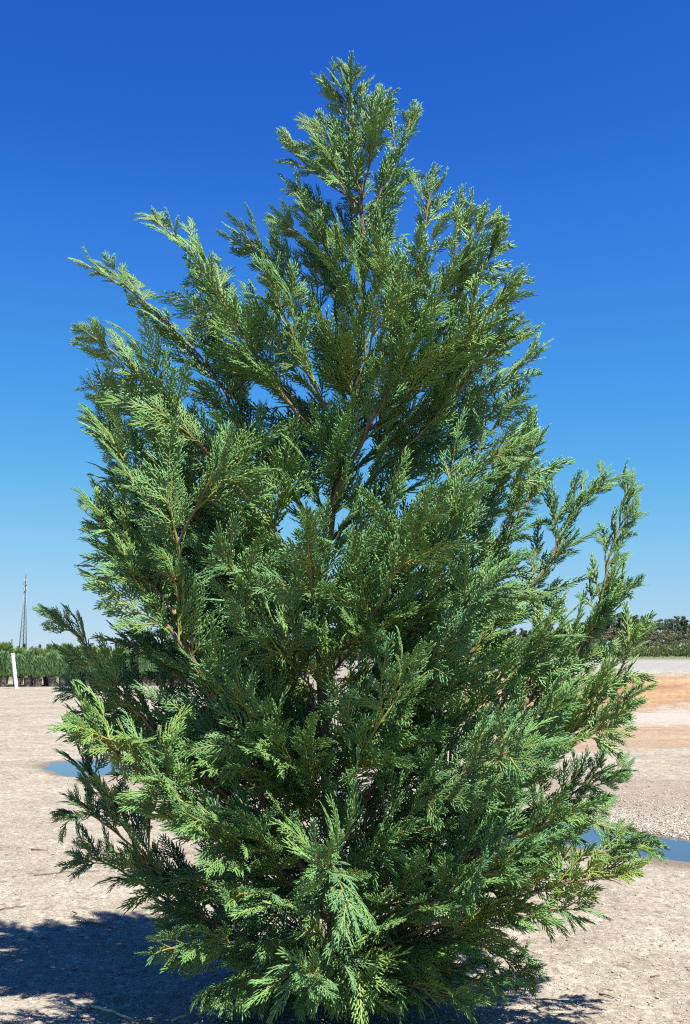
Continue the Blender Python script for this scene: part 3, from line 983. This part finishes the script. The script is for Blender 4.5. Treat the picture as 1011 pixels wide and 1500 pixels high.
for P, r0, r1, hue in TWIG:
    n = len(P); k = 4
    T = np.gradient(P, axis=0); T /= np.linalg.norm(T, axis=1)[:, None] + 1e-9
    a = np.cross(T, np.array([.31, .77, .55])); a /= np.linalg.norm(a, axis=1)[:, None]; b = np.cross(T, a)
    r = np.linspace(r0, r1, n)
    an = np.arange(k) * 2 * np.pi / k
    V = P[:, None] + r[:, None, None] * (np.cos(an)[None, :, None] * a[:, None] + np.sin(an)[None, :, None] * b[:, None])
    idx = np.arange(n * k).reshape(n, k)
    q = np.stack([idx[:-1], np.roll(idx[:-1], -1, 1), np.roll(idx[1:], -1, 1), idx[1:]], -1).reshape(-1, 4)
    F = np.concatenate([q[:, [0, 1, 2]], q[:, [0, 2, 3]]])
    A = np.zeros((n * k, 3)); A[:, 0] = hue; A[:, 2] = np.repeat(np.linspace(1, .5, n), k)
    Vs.append(V.reshape(-1, 3).astype(np.float32)); As.append(A.astype(np.float32)); Fs.append((F + off).astype(np.int32)); off += n * k
V, F, A = np.concatenate(Vs), np.concatenate(Fs), np.concatenate(As)
V[:, 2] = np.maximum(V[:, 2], 0.006)
print('CROWN sprays', nspr, 'tris', len(F), 'verts', len(V))
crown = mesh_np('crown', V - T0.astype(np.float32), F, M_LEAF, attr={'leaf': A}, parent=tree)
del V, F, A, Vs, Fs, As
#BACKGROUND

# ------------------------------------------------------------------ dry stalks and twigs lying on the gravel
M_STRAW = plain('dry_straw', (0.50, 0.42, 0.24), .8, .25, 30)
M_TWIG = plain('dead_twig', (0.13, 0.085, 0.055), .9, .3, 40)
trd = np.random.default_rng(9)
def ground_stick(px0, px1, r, mat, name, label, cat, group=None, forks=0):
    a, b = on_ground(*px0), on_ground(*px1)
    d = b - a
    side = norm(np.cross(d, UP))
    n = 7
    P = []
    for k in range(n):
        t = k / (n - 1)
        p = a + d * t + side * math.sin(t * 3.1) * np.linalg.norm(d) * .05 * trd.normal(0, 1)
        P.append(np.array([p[0], p[1], float(ground_h(p[0], p[1])) + r * (1.1 + .8 * abs(math.sin(3 * t)))]))
    m = MB(); m.tube(P, np.linspace(r, r * .55, n), 6)
    for f in range(forks):
        k = 2 + f % 4
        q = P[k]; dd = norm(d) * .6 + side * (.6 if f % 2 else -.6) + UP * .1
        L = np.linalg.norm(d) * .22
        m.tube([q, q + dd * L * .5 + UP * .004, q + dd * L], [r * .6, r * .5, r * .3], 5)
    o = m.build(name, mat, smooth=True)
    return tag(o, label, cat, group)
ground_stick((46, 1247), (70, 1249), .006, M_TWIG, 'dead_twig', 'short straight dead twig on the gravel near the left edge, highest of the twigs', 'twig')
ground_stick((50, 1284), (146, 1278), .004, M_TWIG, 'dead_twig', 'long thin dead twig on the gravel just below the left drooping bough tips', 'twig')
ground_stick((-6, 1337), (38, 1331), .005, M_TWIG, 'dead_twig', 'thin dead twig crossing the left edge of the yard', 'twig')
ground_stick((106, 1338), (132, 1355), .003, M_TWIG, 'dead_twig', 'slanting dead twig lying behind the tangled twig on the left gravel', 'twig')
ground_stick((112, 1352), (166, 1362), .004, M_TWIG, 'dead_twig', 'forked tangled dead twig above the tree shadow', 'twig', forks=5)
ground_stick((60, 1376), (78, 1376), .004, M_TWIG, 'dead_twig', 'small dark dead twig at the upper edge of the tree shadow', 'twig')
ground_stick((878, 1455), (900, 1461), .005, M_TWIG, 'dead_twig', 'dark stubby twig alone on the gravel at lower right', 'twig')
ground_stick((953, 1431), (966, 1430), .004, M_TWIG, 'dead_twig', 'tiny dark twig near the lower right edge of the yard', 'twig')
ground_stick((134, 1476), (196, 1495), .007, M_STRAW, 'dry_stalk', 'pale dry stalk on the gravel at lower left of the tree shadow', 'stalk')
ground_stick((252, 1496), (277, 1488), .006, M_STRAW, 'dry_stalk', 'short pale dry stalk in the tree shadow left of the trunk base', 'stalk')
ground_stick((288, 1478), (330, 1496), .007, M_STRAW, 'dry_stalk', 'pale dry stalk under the lowest left foliage of the cypress', 'stalk')

# ------------------------------------------------------------------ white marker post
M_WHITE = plain('white_pvc', (0.80, 0.80, 0.78), .45, .04, 3)
pb = on_ground(24.5, 1009)
ptop = at(18.5, 957, pb[1] - .15)
m = MB()
ax_ = ptop - np.array([pb[0], pb[1], -.05])
P = [np.array([pb[0], pb[1], -.05]) + ax_ * t for t in (0, .5, .97)]
m.tube(P, [.082, .082, .082], 12, cap=False)
post = empty('marker_post', (pb[0], pb[1], 0))
tag(post, 'leaning white plastic post in front of the potted nursery plants', 'post')
po = m.build('shaft', M_WHITE, post, smooth=True); po.matrix_parent_inverse = Matrix.Translation(-post.location)
m = MB(); m.tube([P[2] - ax_ * .005, P[2] + ax_ * .022, P[2] + ax_ * .03], [.09, .09, .06], 12)
po = m.build('cap', M_WHITE, post, smooth=True); po.matrix_parent_inverse = Matrix.Translation(-post.location)

# ------------------------------------------------------------------ potted nursery conifers
M_POT = plain('nursery_pot', (0.105, 0.085, 0.078), .6, .25, 6)
M_POTLEAF = foliage_mat('nursery_leaf_blue', [(0, (0.10, 0.21, 0.11)), (1, (0.15, 0.26, 0.09))], (0.22, 0.34, 0.15), (0.1, 0.07, 0.03), .2, .6, .3)
M_POTLEAF2 = foliage_mat('nursery_leaf_green', [(0, (0.10, 0.17, 0.045)), (1, (0.15, 0.22, 0.05))], (0.20, 0.27, 0.09), (0.1, 0.07, 0.03), .2, .6, .3)

def blade_bush(name, mat, parent, seed, h, r, z0, n, blade, wid, shape):
    """upright bush of slim leafy shoots; shape(u) = relative radius at relative height u"""
    rs = np.random.default_rng(seed)
    u = rs.random(n) ** .9
    a = rs.uniform(0, 2 * np.pi, n)
    rr = r * np.array([shape(q) for q in u]) * np.sqrt(rs.uniform(.15, 1, n))
    base = np.stack([rr * np.cos(a), rr * np.sin(a), z0 + u * h * .9], 1)
    d = np.stack([np.cos(a) * .42, np.sin(a) * .42, np.ones(n)], 1) + rs.normal(0, .22, (n, 3))
    d /= np.linalg.norm(d, axis=1)[:, None]
    L = blade * rs.uniform(.6, 1.3, n) * (1 - .4 * u)
    s = np.cross(d, rs.normal(0, 1, (n, 3))); s /= np.linalg.norm(s, axis=1)[:, None]
    w = wid * rs.uniform(.6, 1.3, n)
    V = np.stack([base, base + d * (L * .5)[:, None] + s * w[:, None], base + d * L[:, None], base + d * (L * .45)[:, None] - s * w[:, None]], 1).reshape(-1, 3)
    F = np.arange(n * 4).reshape(n, 4)
    A = np.zeros((n, 4, 3)); A[..., 0] = rs.random(n)[:, None]; A[:, 2, 1] = 1; A[:, 1, 1] = A[:, 3, 1] = .5
    return mesh_np(name, V, F, mat, attr={'leaf': A.reshape(-1, 3)}, parent=parent)

def potted(seed, mat, h, r, label, group, n=900):
    t = empty('potted_conifer', (0, 0, 0))
    tag(t, label, 'potted plant', group)
    m = MB()
    m.lathe([(0, .004), (.165, .004), (.205, .36), (.205, .385), (.225, .385), (.225, .43), (.205, .43), (.20, .385), (0, .385)], 14)
    m.build('pot', M_POT, t, smooth=False)
    m = MB(); m.tube([(0, 0, .37), (.01, 0, .37 + h * .35), (0, .01, .37 + h * .75)], [.02, .014, .006], 6)
    m.build('stem', M_TWIG, t, smooth=True)
    blade_bush('foliage', mat, t, seed, h, r, .42, n, .34, .022, lambda q: (1.0 - .72 * q ** 1.6) * min(1, .5 + q * 4))
    return t
LA = 'grey green bushy conifer in a black nursery pot in the front row at far left'
LB = 'yellow green conifer rising behind the front row of nursery pots'
LC = 'small light green nursery shrub in the line before the pine wood'
front = [potted(100 + i, M_POTLEAF, 1.16, .46, LA, 'front row of potted conifers', 1300) for i in range(3)]
back = [potted(200 + i, M_POTLEAF2, 1.12, .58, LB, 'rear rows of potted conifers', 1700) for i in range(3)]
prs2 = np.random.default_rng(31)
def place(protos, used, p, rz, sc):
    k = int(prs2.integers(len(protos)))
    if not used[k]:
        used[k] = True
        o = protos[k]; o.location = p; o.rotation_euler = (0, 0, rz); o.scale = sc
    else: o = copy_tree(protos[k], p, rz, sc)
    return o
uf, ub = [False] * 3, [False] * 3
line = lambda x: 49.6 + (x + 16.5) * .22       # the row falls back a little to the right
front_row = []
x = -19.0
while x < 4.5:
    y = line(x) + prs2.normal(0, .05)
    s_ = prs2.uniform(.9, 1.1)
    fo = place(front, uf, (x, y, float(ground_h(x, y)) - .01), prs2.uniform(0, 6.28), (s_ * .95, s_ * .95, s_ * prs2.uniform(.92, 1.08)))
    front_row.append(fo)
    x += prs2.choice([.46, .48, .62])
ORD = ['first', 'second', 'third', 'fourth', 'fifth', 'sixth', 'seventh', 'eighth', 'ninth', 'tenth']
xp = pb[0]
right_of = [o for o in front_row if o.location.x > xp + .1]
left_of = [o for o in front_row if o.location.x <= xp + .1][::-1]
for k, o in enumerate(right_of):
    if k < 10: o['label'] = 'grey green potted conifer in the front row, %s to the right of the white post' % ORD[k]
    else: o['label'] = 'grey green potted conifer in the front row, behind the big cypress'
for k, o in enumerate(left_of):
    if k == 0: o['label'] = 'grey green potted conifer in the front row, directly behind the white post'
    elif k < 3: o['label'] = 'grey green potted conifer in the front row, %s to the left of the white post' % ORD[k - 1]
    else: o['label'] = 'grey green potted conifer at the far left end of the front row'
for row, dz in ((1.1, .0), (2.4, .1), (4.2, .22)):
    x = -20.0
    while x < 5:
        y = line(x) + row + prs2.normal(0, .1)
        s_ = prs2.uniform(.9, 1.12)
        bo = place(back, ub, (x, y, float(ground_h(x, y)) - .01), prs2.uniform(0, 6.28), (s_, s_, (1 + dz) * s_ * prs2.uniform(.92, 1.1)))
        which = {1.1: 'second', 2.4: 'third', 4.2: 'last'}[row]
        where = 'left of the cypress' if x < -11.5 else 'behind the cypress'
        bo['label'] = 'yellow green potted conifer in the %s nursery row, %s' % (which, where)
        bo['group'] = '%s nursery row, %s' % (which, where)
        x += prs2.uniform(.55, .8)

# ------------------------------------------------------------------ shrubs in the line before the pine wood
def shrub_proto(seed):
    t = empty('nursery_shrub', (0, 0, 0))
    tag(t, LC, 'shrub', 'nursery shrubs before the wood')
    m = MB(); m.tube([(0, 0, -.05), (.02, 0, .3), (0, .03, .7)], [.03, .02, .01], 5)
    m.build('stem', M_TWIG, t)
    blade_bush('foliage', M_FIELD, t, seed, 1.0, .62, .05, 420, .36, .05, lambda q: (1 - .6 * q ** 2))
    return t
M_FIELD = foliage_mat('field_leaf', [(0, (0.13, 0.18, 0.08)), (1, (0.20, 0.25, 0.11))], (0.24, 0.3, 0.14), (0.1, 0.07, 0.03), .2, .7, .3)
sh = [shrub_proto(300 + i) for i in range(3)]
us = [False] * 3
for row in range(2):
    x = 2.0
    while x < 40:
        y = 96 + row * 2.2 + prs2.normal(0, .4)
        s_ = prs2.uniform(.85, 1.15)
        so_ = place(sh, us, (x, y, float(ground_h(x, y)) - .02), prs2.uniform(0, 6.28), (s_ * 1.1, s_ * 1.1, s_ * prs2.uniform(.85, 1.15)))
        side_ = 'in the clear right of the cypress' if x > 22.5 else 'behind the cypress'
        so_['label'] = 'light green nursery shrub in the %s line before the wood, %s' % (('near', 'far')[row], side_.replace('in the clear ', ''))
        so_['group'] = '%s line of nursery shrubs, %s' % (('near', 'far')[row], side_)
        x += prs2.uniform(.75, 1.15)

# ------------------------------------------------------------------ the wood behind and the far trees
M_PINE = foliage_mat('pine_needles', [(0, (0.045, 0.072, 0.045)), (1, (0.085, 0.115, 0.058))], (0.12, 0.15, 0.08), (0.1, 0.07, 0.03), .12, .7, .25)
M_BROWN = foliage_mat('bare_twigs', [(0, (0.085, 0.075, 0.05)), (.6, (0.10, 0.11, 0.055)), (1, (0.19, 0.165, 0.12))], (0.16, 0.15, 0.10), (0.1, 0.07, 0.03), .1, .8, .25)
M_PTRUNK = plain('pine_bark', (0.24, 0.19, 0.15), .9, .3, 3)
def leaf_cloud(name, mat, parent, seed, blobs, n, size):
    """leaf-sized faces in uneven clumps"""
    rs = np.random.default_rng(seed)
    B = np.array(blobs)
    wgt = B[:, 3] ** 2; wgt = wgt / wgt.sum()
    k = rs.choice(len(B), n, p=wgt)
    v = rs.normal(0, 1, (n, 3)); v /= np.linalg.norm(v, axis=1)[:, None]
    c = B[k, :3] + v * (B[k, 3] * rs.uniform(.35, 1.0, n) ** .6)[:, None] * np.array([1, 1, .7])
    a = rs.normal(0, 1, (n, 3)); a /= np.linalg.norm(a, axis=1)[:, None]
    b = np.cross(a, rs.normal(0, 1, (n, 3))); b /= np.linalg.norm(b, axis=1)[:, None]
    s = size * rs.uniform(.5, 1.4, n)[:, None]
    V = np.stack([c - a * s, c + b * s * .5, c + a * s, c - b * s * .5], 1).reshape(-1, 3)
    A = np.zeros((n, 4, 3)); A[..., 0] = np.clip(rs.random(n) * .6 + (k % 5) * .1, 0, 1)[:, None]; A[:, 2, 1] = 1
    return mesh_np(name, V, np.arange(n * 4).reshape(n, 4), mat, attr={'leaf': A.reshape(-1, 3)}, parent=parent)
def far_pine(seed, label, group, h=9.0):
    rs = np.random.default_rng(seed)
    t = empty('pine_tree', (0, 0, 0)); tag(t, label, 'tree', group)
    m = MB()
    m.tube([(0, 0, -.3), (rs.normal(0, .1), rs.normal(0, .1), h * .5), (rs.normal(0, .2), rs.normal(0, .2), h * .93)], [.17, .13, .04], 7)
    bl = []
    for i in range(13):
        z = h * rs.uniform(.48, .97); a = rs.uniform(0, 6.28); q = (z / h - .48) / .5
        rr = (1.5 - 1.0 * q) * rs.uniform(.3, 1) * h / 9
        p = (rr * math.cos(a), rr * math.sin(a), z)
        bl.append((*p, (.85 - .35 * q) * rs.uniform(.6, 1.1) * h / 9))
        m.tube([(0, 0, z - .5), (p[0] * .6, p[1] * .6, z - .2), p], [.05, .035, .015], 4)
    m.build('trunk', M_PTRUNK, t, smooth=True)
    leaf_cloud('crown', M_PINE, t, seed, bl, 1500, .17)
    return t
def far_broad(seed, label, group, h=5.5):
    rs = np.random.default_rng(seed)
    t = empty('broadleaf_tree', (0, 0, 0)); tag(t, label, 'tree', group)
    m = MB(); bl = []
    m.tube([(0, 0, -.3), (rs.normal(0, .1), 0, h * .4), (rs.normal(0, .3), rs.normal(0, .3), h * .85)], [.12, .09, .03], 6)
    for i in range(12):
        z = h * rs.uniform(.15, .92); a = rs.uniform(0, 6.28)
        rr = 1.5 * math.sin(min(1, z / h + .15) * 2.6) * rs.uniform(.3, 1)
        p = (rr * math.cos(a), rr * math.sin(a), z); bl.append((*p, rs.uniform(.55, 1.0)))
        m.tube([(0, 0, z * .6), p], [.04, .015], 4)
    m.build('trunk', M_PTRUNK, t, smooth=True)
    leaf_cloud('crown', M_BROWN, t, seed, bl, 1100, .16)
    return t
LP = 'tall dark pine with bare lower trunk in the wood beyond the shrub line'
LBk = 'low brownish tree under the pines of the wood'
LF = 'tiny far tree just topping the potted conifers'
pines = [far_pine(400 + i, LP, 'pines of the wood') for i in range(4)]; up_ = [False] * 4
broads = [far_broad(500 + i, LBk, 'low trees in the wood') for i in range(3)]; ub_ = [False] * 3
farp = [far_pine(600 + i, LF, 'far trees at the skyline', 8.0) for i in range(2)]; uf_ = [False] * 2
def skyline(px):
    return np.interp(px, [380, 560, 700, 800, 850, 880, 905, 930, 945, 958, 975, 1000, 1011, 1060, 1150], [944, 942, 930, 922, 918, 910, 903, 905, 910, 914, 911, 909, 911, 908, 910])
for row, Y in enumerate((205, 216, 228)):
    px = 470 if row == 0 else 400
    while px < 1120:
        y = Y + prs2.uniform(-4, 4)
        top = at(px, skyline(px) - 9 + prs2.uniform(-1, 5) + (2 - row) * 3.0, y)
        g = float(ground_h(top[0], y))
        h = max(3.0, top[2] - g)
        s_ = h / 9.0
        w_ = (s_ * .5 + .5) * prs2.uniform(.8, 1.1)
        po_ = place(pines, up_, (top[0], y, g), prs2.uniform(0, 6.28), (w_, w_, s_))
        side_ = 'in the clear right of the cypress' if px > 850 else 'behind the cypress'
        tall_ = {0: 'near', 1: 'middle', 2: 'far'}[row]
        po_['label'] = 'dark pine on the %s edge of the wood, %s' % (tall_, side_) if row != 1 else 'dark pine deep in the wood, %s' % side_
        po_['group'] = '%s pines of the wood, %s' % (tall_, side_)
        px += prs2.uniform(9, 17) if row else prs2.uniform(14, 28)
for row, Y in enumerate((186, 194)):
    px = 470
    while px < 1110:
        y = Y + prs2.uniform(-3, 3)
        p = at(px, 900, y)
        f = np.interp(px, [470, 700, 850, 1000], [.45, .7, 1, 1])
        s_ = prs2.uniform(.65, 1.0) * f * (1 if row else .75)
        bo = place(broads, ub_, (p[0], y, float(ground_h(p[0], y))), prs2.uniform(0, 6.28), (s_ * 1.2, s_ * 1.2, s_))
        side_ = 'in the clear right of the cypress' if px > 850 else 'behind the cypress'
        bo['label'] = 'low brownish tree at the foot of the pines, %s' % side_
        bo['group'] = 'low trees in the wood, %s' % side_
        px += prs2.uniform(9, 16)
px = -30
while px < 480:
    y = 330 + prs2.uniform(-15, 15)
    top = at(px, prs2.uniform(940, 947) + (3 if 95 < px < 120 else 0), y)
    s_ = max(.4, top[2] / 8.0)
    place(farp, uf_, (top[0], y, 0), prs2.uniform(0, 6.28), (s_ * 1.3, s_ * 1.3, s_))
    px += prs2.uniform(5, 14)

# ------------------------------------------------------------------ lattice mast on the left skyline
M_STEEL = plain('galvanised_steel', (0.15, 0.20, 0.235), .55, .1, 1, .3)
M_PANEL = plain('antenna_panel', (0.36, 0.41, 0.44), .5, .05, 1)
YM = 620.0
mb = at(33.5, 952, YM); mb[2] = 0
mt = at(32.5, 853, YM)[2]; mtop = at(32.5, 834, YM)[2]
mast = empty('radio_mast', (mb[0], YM, 0))
tag(mast, 'tall tapering steel lattice mast with antennas on the left skyline', 'mast')
W0, W1 = 2.5, .42
def leg_at(j, z):
    f = z / mt
    r = W0 + (W1 - W0) * f
    an = R(90 + 120 * j + 14)
    return np.array([r * math.cos(an), r * math.sin(an), z])
for j in range(3):
    m = MB(); m.tube([leg_at(j, 0), leg_at(j, mt * .5), leg_at(j, mt)], [.30, .26, .2], 8)
    m.build('leg', M_STEEL, mast, smooth=True)
m = MB()
zs = [0]
while zs[-1] < mt - 1.5: zs.append(zs[-1] + max(1.4, 3.2 - zs[-1] * .035))
for a, b in zip(zs, zs[1:]):
    for j in range(3):
        p, q = leg_at(j, a), leg_at((j + 1) % 3, b)
        m.tube([p, q], [.07, .07], 4); m.tube([leg_at(j, b), leg_at((j + 1) % 3, b)], [.11, .11], 4)
m.build('bracing', M_STEEL, mast)
m = MB(); m.tube([(0, 0, mt - .5), (0, 0, mt + (mtop - mt) * .6), (0, 0, mtop)], [.3, .22, .07], 8); m.build('top_pole', M_STEEL, mast, smooth=True)
for zf, rad_, hh in ((mt - 1.0, 1.5, 1.3), (mt - 4.5, 1.4, 1.3), (mt + 1.2, 1.3, 1.6)):
    m = MB()
    for j in range(3):
        an = R(30 + 120 * j)
        m.tube([(0, 0, zf), (rad_ * math.cos(an), rad_ * math.sin(an), zf)], [.07, .07], 5)
        an2 = R(30 + 120 * (j + 1))
        m.tube([(rad_ * math.cos(an), rad_ * math.sin(an), zf), (rad_ * math.cos(an2), rad_ * math.sin(an2), zf)], [.06, .06], 5)
    m.build('platform', M_STEEL, mast)
    for j in range(6):
        an = R(30 + 60 * j)
        k = rad_ * (1 if j % 2 == 0 else .62)
        m = MB(); m.box((k * math.cos(an), k * math.sin(an), zf + .15), (.36, .36, hh)); m.build('antenna', M_PANEL, mast)

# a second, much smaller mast farther off
Y2 = 900.0
b2 = at(17, 952, Y2); t2 = at(17.3, 934, Y2)[2]
m2 = empty('relay_mast', (b2[0], Y2, 0)); tag(m2, 'tiny far slender mast just above the white post', 'mast')
m = MB(); m.tube([(0, 0, 0), (0, 0, t2)], [.5, .25], 7); m.build('pole', M_STEEL, m2, smooth=True)
m = MB(); m.lathe([(.3, t2 - 5.5), (.62, t2 - 5.3), (.62, t2 - 1.4), (.3, t2 - 1.2)], 8); m.build('antenna', M_STEEL, m2)
